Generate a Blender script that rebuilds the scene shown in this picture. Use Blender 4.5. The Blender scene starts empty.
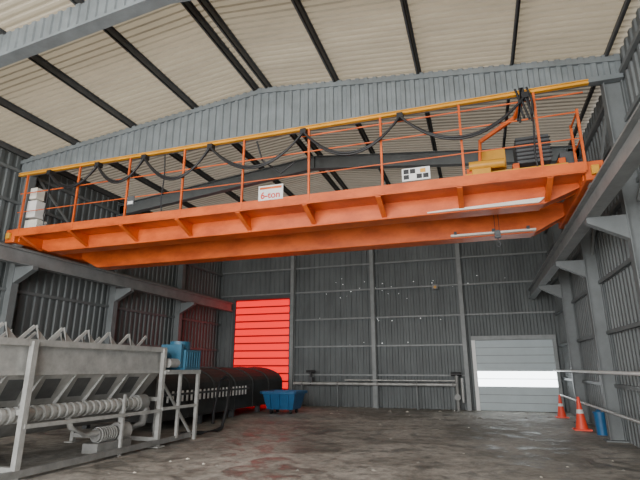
import bpy, math, random
from mathutils import Vector, Matrix
random.seed(4)
D=bpy.data; C=bpy.context
PI=math.pi
# ---------------------------------------------------------------- materials
def mat(name,col,rough=.6,metal=0,var=.25,scale=3,bump=0,bscale=30,col2=None,emit=None,es=0,stretch=(1,1,1),p0=.3,p1=.7):
    m=D.materials.new(name); m.use_nodes=True
    nt=m.node_tree; N=nt.nodes; L=nt.links
    b=N['Principled BSDF']
    tc=N.new('ShaderNodeTexCoord'); mp=N.new('ShaderNodeMapping'); L.new(tc.outputs['Object'],mp.inputs[0])
    mp.inputs['Scale'].default_value=stretch
    n=N.new('ShaderNodeTexNoise'); n.inputs['Scale'].default_value=scale; n.inputs['Detail'].default_value=6; n.inputs['Roughness'].default_value=.65
    L.new(mp.outputs[0],n.inputs['Vector'])
    r=N.new('ShaderNodeValToRGB'); r.color_ramp.elements[0].position=p0; r.color_ramp.elements[1].position=p1
    c2=col2 or tuple(c*(1-var) for c in col)
    r.color_ramp.elements[0].color=(*c2,1); r.color_ramp.elements[1].color=(*col,1)
    L.new(n.outputs['Fac'],r.inputs[0]); L.new(r.outputs[0],b.inputs['Base Color'])
    b.inputs['Roughness'].default_value=rough; b.inputs['Metallic'].default_value=metal
    if bump:
        n2=N.new('ShaderNodeTexNoise'); n2.inputs['Scale'].default_value=bscale; L.new(tc.outputs['Object'],n2.inputs['Vector'])
        bp=N.new('ShaderNodeBump'); bp.inputs['Strength'].default_value=bump; bp.inputs['Distance'].default_value=.02
        L.new(n2.outputs['Fac'],bp.inputs['Height']); L.new(bp.outputs[0],b.inputs['Normal'])
    if emit:
        b.inputs['Emission Color'].default_value=(*emit,1); b.inputs['Emission Strength'].default_value=es
    return m
M={}
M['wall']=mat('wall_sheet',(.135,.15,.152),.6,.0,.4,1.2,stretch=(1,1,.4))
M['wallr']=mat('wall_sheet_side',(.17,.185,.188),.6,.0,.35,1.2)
M['steel']=mat('painted_steel_grey',(.17,.185,.188),.55,.0,.3,2)
M['steeld']=mat('dark_steel',(.08,.085,.09),.6,.0,.3,3)
M['steell']=mat('runway_steel',(.26,.275,.275),.5,.0,.3,3)
M['fascia']=mat('fascia_sheet',(.20,.225,.235),.5,.0,.35,2)
M['orange']=mat('crane_orange',(.68,.125,.018),.42,0,.22,1.6,col2=(.47,.075,.012),stretch=(1,1,2),p0=.35,p1=.6)
M['yellow']=mat('track_yellow',(.75,.36,.03),.45,0,.3,2)
M['black']=mat('black_rubber',(.02,.02,.022),.5)
M['cream']=mat('cream_paint_and_glint',(.8,.77,.68),.4)  # cabinets, tray, debris, and the painted reflection on the near girder
M['white']=mat('white_paint',(.75,.75,.73),.45,0,.12,3)
M['galv']=mat('galvanised_steel',(.5,.5,.48),.42,.15,.4,4,.1)
M['galvd']=mat('dull_steel',(.28,.28,.27),.5,.1,.4,5)
M['pocket']=mat('recess_steel',(.13,.135,.135),.6,.1,.4,5)
M['tank']=mat('dark_tank',(.05,.052,.052),.7,.0,.4,2)
M['blue']=mat('machine_blue',(.04,.15,.24),.45,0,.3,4)
M['blueb']=mat('bin_blue',(.025,.14,.32),.45,0,.3,4)
M['red']=mat('red_paint',(.7,.04,.02),.45)
M['coneo']=mat('cone_orange',(.85,.07,.03),.5,0,.1)
M['doorw']=mat('door_slats',(.42,.48,.5),.5,0,.1,2)
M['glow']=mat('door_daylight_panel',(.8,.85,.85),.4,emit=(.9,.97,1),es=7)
M['pin']=mat('daylight_hole',(.8,.8,.8),.4,emit=(.95,1,1),es=1.0)
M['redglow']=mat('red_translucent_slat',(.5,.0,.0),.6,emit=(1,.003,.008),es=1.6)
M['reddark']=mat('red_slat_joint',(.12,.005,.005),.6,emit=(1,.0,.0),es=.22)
M['debris']=mat('debris',(.4,.38,.34),.8,0,.5,20)

def floor_mat():
    m=D.materials.new('dirty_concrete'); m.use_nodes=True; nt=m.node_tree; N=nt.nodes; L=nt.links
    b=N['Principled BSDF']; tc=N.new('ShaderNodeTexCoord')
    def noise(s,det=8,ro=.6,dist=0):
        n=N.new('ShaderNodeTexNoise'); n.inputs['Scale'].default_value=s; n.inputs['Detail'].default_value=det
        n.inputs['Roughness'].default_value=ro; n.inputs['Distortion'].default_value=dist
        L.new(tc.outputs['Object'],n.inputs['Vector']); return n
    def ramp(n,a,b_,ca,cb):
        r=N.new('ShaderNodeValToRGB'); e=r.color_ramp.elements; e[0].position=a; e[1].position=b_; e[0].color=ca; e[1].color=cb
        L.new(n.outputs['Fac'],r.inputs[0]); return r
    n1=noise(.4,8,.7,.6); n2=noise(5,8,.75); n3=noise(1.3,6,.7,1.8)
    r1=ramp(n1,.40,.60,(.27,.255,.225,1),(.54,.515,.47,1))
    r2=ramp(n2,.35,.7,(.55,.55,.55,1),(1.12,1.12,1.12,1))
    r3=ramp(n3,.40,.50,(.5,.5,.5,1),(1,1,1,1))
    def mul(a,c):
        x=N.new('ShaderNodeMix'); x.data_type='RGBA'; x.blend_type='MULTIPLY'; x.inputs[0].default_value=1
        L.new(a,x.inputs[6]); L.new(c,x.inputs[7]); return x.outputs[2]
    o=mul(mul(r1.outputs[0],r2.outputs[0]),r3.outputs[0]); L.new(o,b.inputs['Base Color'])
    rr=ramp(n3,.38,.55,(.4,)*3+(1,),(.85,)*3+(1,)); L.new(rr.outputs[0],b.inputs['Roughness'])
    bp=N.new('ShaderNodeBump'); bp.inputs['Strength'].default_value=.35; bp.inputs['Distance'].default_value=.02
    L.new(n2.outputs['Fac'],bp.inputs['Height']); L.new(bp.outputs[0],b.inputs['Normal'])
    return m
M['floor']=floor_mat()
def roof_mat(name,col,tl):
    m=mat(name,col,.7,0,.38,.7,stretch=(.6,2.5,1)); nt=m.node_tree; N=nt.nodes; L=nt.links
    b=N['Principled BSDF']; out=N['Material Output']; t=N.new('ShaderNodeBsdfTranslucent')
    t.inputs[0].default_value=(col[0],col[1]*.97,col[2]*.9,1)
    mx=N.new('ShaderNodeMixShader'); mx.inputs[0].default_value=tl
    L.new(b.outputs[0],mx.inputs[1]); L.new(t.outputs[0],mx.inputs[2]); L.new(mx.outputs[0],out.inputs[0]); return m
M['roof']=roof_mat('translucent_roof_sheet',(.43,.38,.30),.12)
M['roofd']=roof_mat('rear_roof_sheet',(.34,.31,.27),.12)  # darker sheet for the roof behind the fascia

# ---------------------------------------------------------------- builder
class B:
    def __init__(s): s.v=[];s.f=[];s.m=[];s.ms=[];s.sm=[]
    def mi(s,k):
        if k not in s.ms: s.ms.append(k)
        return s.ms.index(k)
    def add(s,vs,fs,k,smooth=False):
        o=len(s.v); s.v+= [tuple(v) for v in vs]; i=s.mi(k)
        for f in fs: s.f.append([a+o for a in f]); s.m.append(i); s.sm.append(smooth)
    def box(s,x0,x1,y0,y1,z0,z1,k):
        vs=[(x,y,z) for x in(x0,x1) for y in(y0,y1) for z in(z0,z1)]
        s.add(vs,[(0,1,3,2),(4,6,7,5),(0,4,5,1),(2,3,7,6),(0,2,6,4),(1,5,7,3)],k)
    def beam(s,a,b,w,h,k,up=(0,0,1)):
        a=Vector(a);b=Vector(b);d=(b-a).normalized();u=Vector(up)
        if abs(d.dot(u))>.99:u=Vector((0,1,0))
        r=d.cross(u).normalized();u=r.cross(d)
        vs=[p+r*sx*w/2+u*sz*h/2 for p in(a,b) for sx in(-1,1) for sz in(-1,1)]
        s.add(vs,[(0,1,3,2),(4,6,7,5),(0,4,5,1),(2,3,7,6),(0,2,6,4),(1,5,7,3)],k)
    def ibeam(s,a,b,w,h,k,t=.02,up=(0,0,1)):
        a=Vector(a);b=Vector(b);d=(b-a).normalized();u=Vector(up)
        r=d.cross(u).normalized();u=r.cross(d)
        s.beam(a,b,t,h-2*t,k,u); o=u*(h/2-t/2)
        s.beam(a+o,b+o,w,t,k,u); s.beam(a-o,b-o,w,t,k,u)
    def cyl(s,a,b,r,k,n=12,r2=None,cap=True):
        a=Vector(a);b=Vector(b);d=(b-a).normalized();u=Vector((0,0,1)) if abs(d.z)<.9 else Vector((1,0,0))
        p=d.cross(u).normalized();q=p.cross(d); r2=r if r2 is None else r2
        vs=[];
        for c,rr in((a,r),(b,r2)):
            vs+=[c+(p*math.cos(2*PI*i/n)+q*math.sin(2*PI*i/n))*rr for i in range(n)]
        s.add(vs,[(i,(i+1)%n,n+(i+1)%n,n+i) for i in range(n)],k,True)
        if cap: s.add(vs,[tuple(range(n))[::-1],tuple(range(n,2*n))],k)
    def tube(s,pts,r,k,n=8):
        pts=[Vector(p) for p in pts]; vs=[];m=len(pts)
        for i,p in enumerate(pts):
            d=(pts[min(i+1,m-1)]-pts[max(i-1,0)]).normalized()
            ref=Vector((0,1,0)) if abs(d.y)<.9 else Vector((1,0,0))
            a=d.cross(ref).normalized();b=a.cross(d)
            vs+=[p+(a*math.cos(2*PI*j/n)+b*math.sin(2*PI*j/n))*r for j in range(n)]
        fs=[(i*n+j,i*n+(j+1)%n,(i+1)*n+(j+1)%n,(i+1)*n+j) for i in range(m-1) for j in range(n)]
        s.add(vs,fs,k,True); s.add(vs,[tuple(range(n)),tuple(range((m-1)*n,m*n))],k)
    def prism(s,poly,axis,a,b,k):
        def P(p,t): return (p[0],t,p[1]) if axis=='y' else ((t,p[0],p[1]) if axis=='x' else (p[0],p[1],t))
        n=len(poly); vs=[P(p,a) for p in poly]+[P(p,b) for p in poly]
        s.add(vs,[tuple(range(n)),tuple(range(n,2*n))[::-1]]+[(i,(i+1)%n,n+(i+1)%n,n+i) for i in range(n)],k)
    def corr(s,pf,t0,t1,pitch,off,k):
        off=Vector(off); vs=[];t=t0;pr=[(0,0),(.4,0),(.5,1),(.9,1)]
        ts=[]
        while t<t1:
            for f,o in pr:
                tt=t+f*pitch
                if tt<=t1: ts.append((tt,o))
            t+=pitch
        ts.append((t1,ts[-1][1]))
        for tt,o in ts:
            a,b=pf(tt); vs+=[Vector(a)+off*o,Vector(b)+off*o]
        s.add(vs,[(2*i,2*i+1,2*i+3,2*i+2) for i in range(len(ts)-1)],k)
    def make(s,name,parent=None,bevel=0,loc=None):
        me=D.meshes.new(name)
        vs=s.v
        if loc: vs=[(v[0]-loc[0],v[1]-loc[1],v[2]-loc[2]) for v in vs]
        me.from_pydata(vs,[],s.f)
        for k in s.ms: me.materials.append(M[k])
        for i,p in enumerate(me.polygons): p.material_index=s.m[i]; p.use_smooth=s.sm[i]
        me.update()
        o=D.objects.new(name,me); C.collection.objects.link(o)
        if loc: o.location=loc
        if parent: o.parent=parent
        if bevel:
            b=o.modifiers.new('bev','BEVEL'); b.width=bevel; b.segments=1; b.limit_method='ANGLE'; b.angle_limit=math.radians(50)
        return o
def empty(name,loc=(0,0,0)):
    e=D.objects.new(name,None); C.collection.objects.link(e); return e

# ---------------------------------------------------------------- shell
XL,XR,XC=-11.9,3.0,-4.45
YB,YF=20.4,-6.0
SL=.107
def zr(x,base=8.02): return base-SL*abs(x-XC)
frames=[-5.85,-2.1,1.65,5.4,9.15,12.9,16.65]
b=B(); b.box(XL-1,XR+1,YF-6,YB+.6,-.3,0,'floor'); b.make('floor')
b=B()
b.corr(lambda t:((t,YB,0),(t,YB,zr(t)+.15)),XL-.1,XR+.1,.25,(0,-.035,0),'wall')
wb=b.make('wall_back')
b=B()
for i in range(46):
    x=random.gauss(-4.3,2.2); z=random.choice([3.6,4.9,4.95,4.6,2.6,5.2])+random.gauss(0,.12)
    if x<-8 or x>2.4: continue
    r=random.uniform(.008,.02); b.box(x-r,x+r,YB-.05,YB-.042,z-r*.8,z+r*.8,'pin')
b.make('daylight_holes',wb)
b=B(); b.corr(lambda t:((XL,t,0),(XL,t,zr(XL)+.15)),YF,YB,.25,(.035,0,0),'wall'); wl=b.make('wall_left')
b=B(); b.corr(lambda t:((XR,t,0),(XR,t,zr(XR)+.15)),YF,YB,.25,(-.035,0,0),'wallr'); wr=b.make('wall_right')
b=B()
for side in(XL-.3,XR+.3):
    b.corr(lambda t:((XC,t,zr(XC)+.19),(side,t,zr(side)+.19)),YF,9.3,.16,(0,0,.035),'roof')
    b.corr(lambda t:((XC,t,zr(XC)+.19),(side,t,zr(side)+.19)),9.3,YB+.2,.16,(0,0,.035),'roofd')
ce=b.make('ceiling')
b=B()
xs=[XC-.16,XC+.16]+[XC+1.85*i for i in(1,2,3)]+[XC-1.85*i for i in(1,2,3)]+[XL+.25,XR-.25]
for x in xs:
    z=zr(x)+.10
    b.box(x-.01,x+.01,YF,YB,z-.08,z+.08,'steeld'); b.box(x-.01,x+.05,YF,YB,z+.07,z+.08,'steeld'); b.box(x-.05,x+.01,YF,YB,z-.08,z-.07,'steeld')
b.make('roof_purlins',ce)
for y in frames:
    b=B()
    h=.42
    for xe in(XL+.05,XR-.05):
        b.ibeam((XC,y,zr(XC)-h/2),(xe,y,zr(xe)-h/2),.2,h,'steel')
    b.box(XC-.02,XC+.02,y-.1,y+.1,zr(XC)-h,zr(XC),'steel')
    if y==5.4:
        b.corr(lambda t:((t,y-.13,zr(t)-.47),(t,y-.13,zr(t)-.0)),XL+.1,XR-.1,.2,(0,-.03,0),'fascia')
        for xe in(XL+.1,XR-.1): b.beam((XC,y-.05,zr(XC)-.49),(xe,y-.05,zr(xe)-.49),.24,.05,'fascia')
    for xe,sg in((XL,1),(XR,-1)):
        xa=xe+sg*.22
        b.ibeam((xa,y,0),(xa,y,zr(xa)-.05),.2,.32,'steel',up=(1,0,0))
        b.box(xa-.25,xa+.25,y-.18,y+.18,0,.03,'steel')
        b.prism([(xe+sg*.38,4.18),(xe+sg*1.0,4.18),(xe+sg*1.0,4.08),(xe+sg*.38,3.75)],'y',y-.08,y+.08,'steel')
    fr=b.make('portal_frame')
    if y==9.15: fr9=fr
b=B()
FY=9.0
b.corr(lambda t:((t,FY,6.86),(t,FY,zr(t)+.06)),XL+.06,XR-.06,.2,(0,-.035,0),'fascia')
b.box(XL+.06,XR-.06,FY-.05,FY+.1,6.78,6.88,'fascia')
for xe in(XL+.06,XR-.06): b.beam((XC,FY-.03,zr(XC)-.05),(xe,FY-.03,zr(xe)-.05),.06,.1,'fascia')
b.make('corrugated_fascia',fr9)
b=B()
for x in(-8.0,-4.25,-.55): b.ibeam((x,YB-.2,0),(x,YB-.2,zr(x)),.16,.24,'steell',up=(0,1,0))
b.make('back_wall_columns',wb)
b=B()
for z in(1.3,2.5,3.7,4.95,6.1):
    if z<2.6: segs=[(-8.0,-.5)]
    else: segs=[(-8.0,XR-.1)]
    if z>4.8: segs=[(XL+.1,XR-.1)]
    for a,c in segs:b.box(a,c,YB-.12,YB-.04,z-.03,z+.03,'steell')
b.make('back_wall_girts',wb)
for xe,sg,nm,wp in((XL,1,'left',wl),(XR,-1,'right',wr)):
    b=B()
    for z in(1.2,2.4,3.6,4.8,6.0,6.9):
        xa,xb=sorted((xe+sg*.04,xe+sg*.12)); b.box(xa,xb,YF,YB-.1,z-.04,z+.04,'steel')
    xa=xe+sg*.18
    b.beam((xa,12.8,4.3),(xa,9.3,7.0),.05,.05,'steell')
    b.beam((xa,5.5,7.0),(xa,9.0,4.4),.05,.05,'steell')
    b.make('side_wall_girts_'+nm,wp)
RXL,RXR=-11.1,2.1
for x in(RXL,RXR):
    b=B(); b.ibeam((x,YF,4.37),(x,YB-.35,4.37),.22,.38,'steell',t=.03)
    b.box(x-.03,x+.03,YF,YB-.35,4.56,4.61,'galvd'); b.make('crane_runway_beam')

# ---------------------------------------------------------------- crane
cr=empty('overhead_crane')
def girder(y0,y1,nm,z0=4.42):
    b=B(); z1=4.98
    P=[(RXL,z1),(RXR,z1),(RXR,4.80),(RXR-.75,z0),(RXL+.75,z0),(RXL,4.80)]
    b.prism(P,'y',y0,y1,'orange')
    b.box(RXL,RXR,y0-.05,y1+.05,z1,z1+.025,'orange'); b.box(RXL+.8,RXR-.8,y0-.04,y1+.04,z0-.025,z0,'orange')
    b.box(RXL,RXR,(y0+y1)/2-.025,(y0+y1)/2+.025,z1+.025,z1+.07,'galvd')
    return b.make(nm,cr,.008)
girder(8.98,9.3,'girder_1',4.5); girder(10.65,11.0,'girder_2',4.42)
for i,x in enumerate((RXL,RXR)):
    b=B(); b.box(x-.15,x+.15,8.45,11.5,4.66,5.0,'orange')
    for y in(8.7,11.25):
        b.cyl((x-.07,y,4.76),(x+.07,y,4.76),.15,'galvd',20); b.box(x-.17,x+.17,y-.12,y+.12,4.7,4.86,'orange')
    b.box(x-.06,x+.06,8.37,8.45,4.74,4.9,'yellow'); b.box(x-.06,x+.06,11.5,11.58,4.74,4.9,'yellow')
    b.make('end_carriage_%d'%(i+1),cr,.01)
WY=8.35
WR=RXR-.15; WL=RXL+.25
b=B()
b.box(WL,WR,WY,8.98,4.82,4.85,'orange')
b.box(WL,WR,WY-.012,WY+.012,4.79,4.96,'orange')
b.box(WL,WR,WY,WY+.06,4.77,4.79,'orange')
x=RXL+.5
while x<WR:
    b.prism([(WY+.02,4.82),(8.98,4.82),(8.98,4.54),(8.9,4.54),(WY+.02,4.76)],'x',x-.012,x+.012,'orange')
    b.prism([(WY+.02,4.75),(8.98,4.52),(8.98,4.535),(WY+.02,4.765)],'x',x-.05,x+.05,'orange')
    x+=1.5
b.make('walkway',cr)
b=B()
posts=[-10.7,-9.0,-7.5,-6.0,-4.5,-3.0,-1.5,0,1.3]
ZT=6.42
for p in posts: b.beam((p,WY,4.8),(p,WY,ZT-.02),.04,.04,'orange')
for z,r in((5.9,.014),(5.4,.011)): b.cyl((WL,WY,z),(WR,WY,z),r,'orange',8)
b.ibeam((-11.0,WY,ZT+.02),(2.2,WY,ZT+.02),.08,.08,'yellow',t=.015)
b.cyl((-3.2,WY+.05,ZT-.13),(2.1,WY+.05,ZT-.13),.015,'orange',8)
for y in(WY,8.95):
    b.beam((WR,y,4.8),(WR,y,5.95),.04,.04,'orange')
b.cyl((WR,WY,5.9),(WR,8.95,5.9),.018,'orange',8); b.cyl((WR,WY,5.4),(WR,8.95,5.4),.014,'orange',8)
for p in posts: b.beam((p,11.05,4.95),(p,11.05,5.95),.03,.03,'steel')
b.cyl((RXL,11.05,5.93),(RXR,11.05,5.93),.016,'orange',8); b.cyl((RXL,11.05,5.45),(RXR,11.05,5.45),.014,'steel',8)
b.make('handrail',cr)
b=B()
hang=[-9.9,-8.4,-7.05,-5.3,-3.1,-1.1,1.15]
for i in range(len(hang)-1):
    a,c=hang[i],hang[i+1]; dip=[.42,.48,.6,.6,.6,.6][i]
    for k in range(2):
        pts=[(a+(c-a)*t/16,WY-.06-.03*k,ZT-.1-(dip+.06*k)*(1-((t-8)/8)**2)) for t in range(17)]
        b.tube(pts,.024,'black',6)
for x in hang: b.box(x-.06,x+.06,WY-.12,WY+.03,ZT-.14,ZT-.03,'black')
for k in range(7):
    x=1.0+.035*k
    pts=[(x+.05*math.sin(t*.4+k),WY-.07,ZT+.08-.1*t*(.75+.05*(k%3))) for t in range(9)]
    b.tube(pts,.02,'black',6)
for x in(-9.9,-6.5,1.2):
    b.tube([(x,WY-.05,ZT-.1),(x+.04,WY-.05,5.8),(x,WY-.05,5.2),(x+.02,WY-.02,4.97)],.016,'black',6)
b.tube([(-4.2,WY,ZT-.1),(-4.1,WY+.1,5.9),(-3.7,WY+.2,5.6),(-3.4,WY+.2,5.8)],.02,'black',6)
b.make('festoon_cable',cr)
b=B()
for y in(9.16,10.82):
    b.box(.0,1.85,y-.09,y+.09,5.12,5.28,'yellow')
    for x in(.2,1.65): b.cyl((x,y-.06,5.17),(x,y+.06,5.17),.12,'galvd',18)
for x in(.05,.9,1.7): b.box(x,x+.12,9.1,10.9,5.28,5.4,'orange')
b.cyl((.55,9.3,5.62),(.55,10.7,5.62),.2,'galvd',24)
for i in range(24): b.cyl((.55,9.4+.05*i,5.62),(.55,9.42+.05*i,5.62),.215,'steeld',20)
b.box(.3,.8,9.2,9.32,5.38,5.8,'yellow'); b.box(.3,.8,10.68,10.8,5.38,5.8,'yellow')
b.box(1.0,1.6,9.15,9.75,5.4,5.95,'steeld')
for i in range(6): b.box(.98,1.62,9.13,9.16,5.46+.08*i,5.49+.08*i,'black')
b.cyl((1.25,9.9,5.65),(1.25,10.6,5.65),.19,'steeld',20)
b.box(.15,.5,9.0,9.2,5.12,5.34,'yellow'); b.cyl((.1,9.05,5.42),(.75,9.05,5.42),.09,'yellow',14)
b.beam((.35,9.0,5.9),(1.0,8.8,6.2),.07,.07,'orange'); b.cyl((.3,9.05,5.35),(.35,9.05,5.95),.03,'orange')
b.beam((1.0,8.8,6.2),(1.1,8.45,6.3),.07,.07,'orange')
b.box(1.75,2.0,9.2,9.6,5.1,5.55,'steeld')
b.make('hoist_trolley',cr,.008)
b=B()
for dx in(-.04,.04): b.cyl((.55+dx,10.0,4.3),(.55+dx,10.0,5.55),.006,'black',6)
b.box(.49,.61,9.95,10.05,4.18,4.32,'steeld'); b.cyl((.55,9.93,4.27),(.55,10.07,4.27),.06,'steeld',16)
pts=[(.55,10,4.18),(.55,10,4.1)]+[(.55+.05*math.sin(a),10,4.05+.05*math.cos(a)) for a in [i*PI/6 for i in range(0,9)]]
b.tube(pts,.012,'steeld',8)
b.make('hook_block',cr)
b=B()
b.prism([(-.75,4.51),(1.25,4.51),(1.36,4.6),(-.75,4.53)],'y',8.93,8.975,'cream'); b.box(-.4,1.35,10.5,10.64,4.42,4.46,'cream')  # tapered cream strip paints a light reflection on the near girder face
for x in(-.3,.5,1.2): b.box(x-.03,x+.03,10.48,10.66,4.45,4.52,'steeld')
b.make('reflection_strip_and_tray',cr)
b=B()
b.box(-10.8,-10.4,8.55,8.85,4.85,5.25,'cream'); b.box(-10.75,-10.45,8.5,8.8,5.3,5.75,'white'); b.box(-10.73,-10.5,8.5,8.75,5.8,6.1,'cream')
b.beam((-10.6,8.85,4.85),(-10.6,8.85,6.1),.06,.04,'steeld'); b.box(-10.3,-10.1,8.55,8.75,4.85,5.1,'galvd')
b.make('control_cabinet',cr,.008)
def text(s,loc,size,k,parent):
    c=D.curves.new('lettering','FONT'); c.body=s; c.size=size; c.extrude=.002; c.offset=.004; c.materials.append(M[k]); c.align_x='CENTER'
    o=D.objects.new('lettering',c); C.collection.objects.link(o); o.location=loc; o.rotation_euler=(PI/2,0,0); o.parent=parent
b=B()
b.box(-4.1,-3.55,WY-.03,WY-.015,4.93,5.25,'white'); b.box(-4.07,-3.58,WY-.034,WY-.03,5.17,5.22,'orange')
b.box(-1.12,-.6,WY-.03,WY-.015,4.98,5.23,'white')
for i,(a,c) in enumerate(((0,0),(1,1),(2,0),(0,1),(3,0))): b.box(-1.09+.12*a,-.99+.12*a,WY-.034,WY-.03,5.01+.11*c,5.10+.11*c,'black')
b.box(-.78,-.68,WY-.034,WY-.03,5.12,5.2,'yellow')
b.box(-7.45,-7.25,WY-.03,WY-.015,5.2,5.42,'steeld'); b.box(-7.42,-7.28,WY-.034,WY-.03,5.23,5.3,'white')
b.make('signs',cr)
text('6-ton',(-3.83,WY-.035,4.97),.2,'red',cr)

# ---------------------------------------------------------------- doors
b=B()
x0,x1=-.15,2.68; H=2.66; yy=YB-.1
n=9; h=H/n
for i in range(n):
    z=i*h
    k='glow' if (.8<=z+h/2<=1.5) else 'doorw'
    b.box(x0,x1,yy-.03,yy+.03,z+.012,z+h-.012,k); b.box(x0,x1,yy-.02,yy+.02,z+h-.014,z+h+.014,'steell')
b.box(x0-.14,x0,yy-.1,yy+.05,0,H+.1,'white'); b.box(x1,x1+.12,yy-.1,yy+.05,0,H+.1,'steell')
b.box(x0-.14,x1+.12,yy-.16,yy+.05,H,H+.16,'steell')
b.make('door_1')
b=B()
x0,x1=-10.95,-8.18; H=4.7
n=14;h=H/n
for i in range(n):
    z=i*h
    b.box(x0,x1,yy-.02,yy+.02,z+.03,z+h-.02,'redglow'); b.box(x0,x1,yy-.03,yy+.03,z+h-.03,z+h+.04,'reddark')
b.box(x0-.12,x0,yy-.08,yy+.05,0,H+.1,'steeld'); b.box(x1,x1+.1,yy-.08,yy+.05,0,H+.1,'steeld')
b.box(x0-.12,x1+.1,yy-.14,yy+.05,H+.03,H+.2,'steeld')
b.make('door_2')

# ---------------------------------------------------------------- back wall pipework
b=B()
b.cyl((-7.8,YB-.5,.95),(-1.0,YB-.5,.95),.055,'galv',12); b.cyl((-5.5,YB-.45,1.1),(-1.0,YB-.45,1.1),.03,'galv',10)
for x in(-7.4,-5.8,-4.1,-2.5,-1.1):
    b.beam((x,YB-.5,0),(x,YB-.5,.9),.05,.05,'steel'); b.cyl((x-.03,YB-.5,.95),(x+.03,YB-.5,.95),.09,'galvd',12)
b.cyl((-.95,YB-.5,0),(-.95,YB-.5,1.35),.07,'galvd'); b.cyl((-.75,YB-.5,0.3),(-.75,YB-.5,1.2),.05,'galv')
b.cyl((-1.15,YB-.5,1.35),(-.75,YB-.5,1.35),.08,'black'); b.cyl((-.95,YB-.65,.5),(-.95,YB-.4,.5),.12,'galvd')
b.cyl((-7.0,YB-.5,.9),(-7.0,YB-.5,1.5),.05,'black'); b.cyl((-7.2,YB-.5,1.45),(-6.8,YB-.5,1.45),.05,'black'); b.box(-7.1,-6.9,YB-.6,YB-.45,1.0,1.2,'steeld')
b.make('wall_pipework',wb)
b=B()
X=XR-.45
b.cyl((X,2,1.5),(X,YB-.6,1.5),.035,'white',10); b.cyl((X,2,.68),(X,19,.68),.03,'galv',10)
for y in frames[3:]:
    b.box(X-.02,XR-.3,y-.02,y+.02,1.44,1.48,'steel'); b.box(X-.02,XR-.3,y-.02,y+.02,.62,.66,'steel')
b.make('wall_pipe_run',wr)

# ---------------------------------------------------------------- hopper machine
hp=empty('screw_conveyor_hopper')
Y0,Y1=3.2,9.05
b=B()
FX=-6.68; BX=-8.7
ZK=1.52
outer=[(FX,2.0),(FX,ZK),(-7.15,1.0),(-8.15,1.0),(BX,ZK),(BX,2.0)]
pts=outer+[(BX+.04,2.0),(BX+.04,ZK+.02),(-8.13,1.04),(-7.17,1.04),(FX-.04,ZK+.02),(FX-.04,2.0)]
b.prism(pts,'y',Y0,Y1,'galv')
for y in(Y0,Y1): b.prism(outer,'y',y-.015,y+.015,'galv')
b.box(FX-.02,FX+.1,Y0,Y1+.05,1.93,2.03,'galv'); b.box(BX-.1,BX+.02,Y0,Y1+.05,1.93,2.03,'galv')
b.box(FX,FX+.04,Y0,Y1,ZK-.03,ZK+.03,'galv')
y=Y0+.25
while y<Y1:
    b.prism([(FX+.02,ZK),(-7.08,.98),(-7.15,1.0),(FX,ZK)],'y',y-.012,y+.012,'galv')
    if y+.5<Y1:
        def SP(t,o):
            return (FX+(-7.15-FX)*t+o*.74, ZK+(1.0-ZK)*t-o*.67)
        p0=SP(.18,.006);p1=SP(.8,.006)
        b.add([(p0[0],y+.1,p0[1]),(p0[0],y+.42,p0[1]),(p1[0],y+.52,p1[1]),(p1[0],y+.2,p1[1])],[(0,1,2,3)],'pocket')
    y+=.66
b.make('tank',hp,.0)
b=B()
for y in(3.4,5.72,9.0):
    for x in(FX+.1,BX-.1):
        b.beam((x,y,0),(x,y,2.0),.09,.09,'galv'); b.box(x-.12,x+.12,y-.12,y+.12,0,.02,'galv')
    b.beam((FX+.1,y,.95),(BX-.1,y,.95),.08,.08,'galv'); b.beam((FX+.1,y,.15),(BX-.1,y,.15),.08,.08,'galv')
b.beam((FX+.12,3.2,.1),(FX+.12,10.2,.1),.08,.1,'galvd'); b.beam((FX+.14,5.72,.75),(FX+.14,9.0,.72),.05,.06,'galv')
b.beam((FX+.1,7.9,.0),(FX+.1,7.9,1.1),.05,.05,'galv')
for x in(FX+.2,FX-.9): b.beam((x,10.25,0),(x,10.25,1.5),.07,.07,'galv')
b.beam((FX+.15,9.0,1.5),(FX+.2,10.3,1.5),.08,.08,'galv'); b.beam((FX-.9,9.0,1.5),(FX-.9,10.3,1.5),.08,.08,'galv')
b.box(FX-.95,FX+.24,9.05,10.3,1.52,1.55,'galv'); b.beam((FX+.15,9.0,.75),(FX+.2,10.25,.75),.06,.06,'galv')
b.beam((FX+.15,9.6,.1),(FX+.15,9.6,1.5),.06,.06,'galv'); b.beam((FX+.1,10.25,.1),(FX-.9,10.25,1.4),.05,.05,'galv')
b.make('frame',hp)
b=B()
b.cyl((FX-.12,Y0,.9),(FX-.12,8.55,.9),.09,'galv',16)
y=Y0
while y<8.5: b.cyl((FX-.12,y,.9),(FX-.12,y+.07,.9),.125,'galv',16); y+=.15
b.cyl((-7.65,Y0,.75),(-7.65,9.2,.75),.27,'galvd',20)
b.cyl((FX-.12,8.5,.9),(FX-.12,8.75,.9),.16,'galvd',16)
b.tube([(FX-.1,8.65,.95),(FX-.05,8.75,.75),(FX-.05,8.65,.5),(FX-.1,8.3,.4)],.08,'galvd',10)
b.tube([(FX-.2,6.8,.9),(FX-.15,6.9,.6),(FX-.1,7.2,.45),(FX-.1,7.5,.45)],.05,'galv',10)
b.make('screw_trough',hp)
b=B()
b.cyl((FX-.15,7.5,.4),(FX-.15,8.0,.4),.12,'galvd',18)
for i in range(7): b.cyl((FX-.15,7.55+.06*i,.4),(FX-.15,7.57+.06*i,.4),.14,'galv',18)
b.cyl((FX-.15,8.02,.4),(FX-.15,8.3,.4),.17,'galv',18); b.cyl((FX-.15,8.15,.4),(FX-.15,8.15,.8),.06,'galv'); b.box(FX-.32,FX+.02,7.4,8.3,.1,.27,'galvd')
b.make('pump',hp,.005)
b=B()
y=Y0+.2
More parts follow.
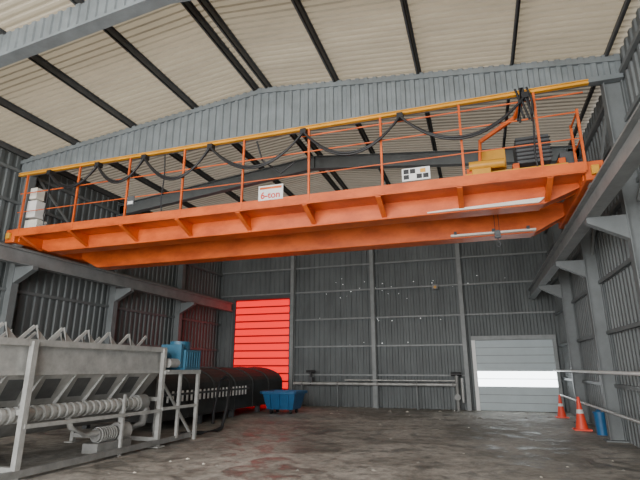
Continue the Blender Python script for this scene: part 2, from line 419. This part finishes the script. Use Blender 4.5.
while y<Y1-.1:
    for x in(-6.95,-8.2):
        b.add([(x,y-.07,1.98),(x,y+.14,1.98),(x-.06,y-.14,2.28),(x+.03,y-.18,2.29)],[(0,1,2),(0,2,3)],'galv')
        b.beam((x,y+.05,1.98),(x+.04,y+.32,2.26),.03,.05,'galv')
    y+=.56
b.cyl((-6.98,Y0,1.99),(-6.98,Y1,1.99),.03,'galv',8); b.cyl((-8.2,Y0,1.99),(-8.2,Y1,1.99),.03,'galv',8)
for y in(Y0+.05,5.85,Y1-.05): b.box(BX,FX,y-.03,y+.03,1.93,1.99,'galv')
b.make('agitator_flights',hp)
b=B()
b.box(FX-.45,FX+.25,9.6,10.25,1.55,2.0,'blue'); b.cyl((FX-.12,9.9,2.0),(FX-.12,9.9,2.2),.24,'blue',20); b.cyl((FX-.15,9.6,1.8),(FX-.15,9.07,1.8),.12,'blue',16)
for i in range(6): b.box(FX+.25,FX+.27,9.64+.1*i,9.69+.1*i,1.6,1.95,'blue')
b.cyl((FX+.1,9.55,1.7),(FX+.1,9.15,1.7),.1,'galv',14); b.box(FX-.35,FX+.2,9.48,9.6,1.6,2.12,'blue')
b.make('drive_motor',hp,.015)

# ---------------------------------------------------------------- dark tank
b=B()
x0,x1=-10.5,-7.95
arc=[(x0,.25),(x1,.25),(x1,1.05)]+[((x0+x1)/2+1.275*math.cos(a),1.05+.56*math.sin(a)) for a in[i*PI/14 for i in range(1,14)]]+[(x0,1.05)]
b.prism(arc,'y',10.8,19.0,'tank')
for y in[10.8+i*1.36 for i in range(7)]:
    a2=[((x0+x1)/2+(px-(x0+x1)/2)*1.01,.25+(pz-.25)*1.012) for px,pz in arc]; b.prism(a2,'y',y-.02,y+.02,'tank')
b.box(x1,x1+.2,10.8,15.6,.88,.94,'steeld')
y=10.9
while y<15.5: b.box(x1+.16,x1+.19,y,y+.08,.72,1.0,'white'); y+=.22
for y in(11,13,15,17,18.6):
    for x in(x0+.15,x1-.15): b.box(x-.08,x+.08,y-.08,y+.08,0,.26,'steeld')
b.cyl((x1-.5,19.0,.9),(x1-.5,19.3,.9),.25,'tank',18)
b.make('arched_storage_tank',bevel=.01)
b=B()
b.tube([(-6.75,12.0,.05),(-6.75,12.2,.5),(-6.8,12.4,1.0),(-6.9,12.6,1.28),(-7.1,12.75,1.35),(-7.3,12.8,1.25),(-7.38,12.8,1.0),(-7.42,12.8,.7),(-7.48,12.8,.4),(-7.5,12.8,.04)],.045,'black',8)
b.tube([(-6.75,12.0,.05),(-6.6,11.5,.05),(-6.7,10.9,.05),(-7.1,10.6,.05)],.045,'black',8)
b.make('black_hose')
b=B()
cx,cy=-6.98,16.9
def ring(w,d,z): return [(cx-w,cy-d,z),(cx+w,cy-d,z),(cx+w,cy+d,z),(cx-w,cy+d,z)]
vs=ring(.5,.4,.15)+ring(.64,.55,.75)+ring(.58,.49,.75)+ring(.45,.35,.22)
fs=[(0,3,2,1)]+[(i,(i+1)%4,4+(i+1)%4,4+i) for i in range(4)]+[(4+i,4+(i+1)%4,8+(i+1)%4,8+i) for i in range(4)]+[(8+i,8+(i+1)%4,12+(i+1)%4,12+i) for i in range(4)]+[(12,13,14,15)]
b.add(vs,fs,'blueb')
b.box(cx-.68,cx+.68,cy-.6,cy-.54,.68,.78,'blueb'); b.box(cx-.68,cx+.68,cy+.54,cy+.6,.68,.78,'blueb')
b.box(cx-.7,cx-.63,cy-.6,cy+.6,.68,.78,'blueb'); b.box(cx+.63,cx+.7,cy-.6,cy+.6,.68,.78,'blueb')
for sx in(-.35,0,.35): b.prism([(cy-.41,.2),(cy-.54,.7),(cy-.58,.7),(cy-.46,.2)],'x',cx+sx-.03,cx+sx+.03,'blueb')
for sx in(-.38,.38):
    for sy in(-.28,.28): b.cyl((cx+sx-.03,cy+sy,.08),(cx+sx+.03,cy+sy,.08),.08,'black',14); b.box(cx+sx-.05,cx+sx+.05,cy+sy-.05,cy+sy+.05,.1,.17,'steeld')
b.make('waste_skip',bevel=.006)

def cone(x,y,h,s=1):
    b=B(); b.box(x-.19*s,x+.19*s,y-.19*s,y+.19*s,0,.035,'coneo')
    zz=[.035,.3*h,.5*h,.62*h,h]; rr=[.14*s,.105*s,.08*s,.065*s,.028*s]
    for i in range(4): b.cyl((x,y,zz[i]),(x,y,zz[i+1]),rr[i],'coneo',20,rr[i+1])
    b.cyl((x,y,.5*h),(x,y,.62*h),.084*s,'white',20,.069*s,cap=False)
    b.make('traffic_cone',loc=(x,y,0))
cone(2.42,14.9,.84,1.1); cone(2.42,18.3,.72,1.0)
b=B(); x,y=2.72,14.0
b.cyl((x,y,0),(x,y,.5),.13,'blueb',18,.15); b.cyl((x,y,.5),(x,y,.54),.165,'blueb',18); b.cyl((x,y,.54),(x,y,.6),.12,'blueb',18,.05)
b.make('blue_bin',loc=(x,y,0))
b=B(); b.box(-1.68,-1.45,YB-.3,YB-.13,4.78,4.98,'galvd'); b.cyl((-1.56,YB-.3,4.87),(-1.56,YB-.34,4.87),.06,'yellow',14); b.make('wall_junction_box',wb,bevel=.01)
b=B()
for i in range(150):
    x=random.uniform(-6,2.2); y=random.uniform(5.5,19.5) if i%3 else random.uniform(17,19.8)
    s=random.uniform(.015,.045) if i%9 else random.uniform(.06,.11)
    a=random.uniform(0,PI); c,sn=math.cos(a)*s,math.sin(a)*s; hh=s*random.uniform(.15,.5)
    vs=[(x+c,y+sn,0),(x-sn,y+c*.7,0),(x-c*.8,y-sn,0),(x+sn,y-c,0),(x+c*.2,y,hh),]
    b.add(vs,[(0,1,4),(1,2,4),(2,3,4),(3,0,4),(0,3,2,1)],'debris' if i%5 else 'cream')
b.make('floor_debris')

# ---------------------------------------------------------------- light
w=D.worlds.new('World'); C.scene.world=w; w.use_nodes=True
N=w.node_tree.nodes; bg=N['Background']; bg.inputs[0].default_value=(.88,.94,1,1); bg.inputs[1].default_value=1.6
def area(n,loc,rot,sx,sy,p,col=(1,1,1)):
    l=D.lights.new(n,'AREA'); l.shape='RECTANGLE'; l.size=sx; l.size_y=sy; l.energy=p; l.color=col
    o=D.objects.new(n,l); C.collection.objects.link(o); o.location=loc; o.rotation_euler=rot; return o
area('entrance_daylight',(-4.5,-5.5,3.6),(math.radians(90),0,0),14,6.5,3400,(1,.99,.97))
s=D.lights.new('sun','SUN'); s.energy=15; s.angle=.05; s.color=(1,.97,.9)
o=D.objects.new('sun',s); C.collection.objects.link(o); o.rotation_euler=(math.radians(18),math.radians(-14),0)

# ---------------------------------------------------------------- camera
cd=D.cameras.new('Camera'); cam=D.objects.new('Camera',cd); C.collection.objects.link(cam)
cd.sensor_width=36; cd.lens=36*470/640; cd.clip_end=200
cam.location=(0,0,1.6); cam.rotation_euler=(math.radians(90+15.2),0,math.radians(18.3))
C.scene.camera=cam
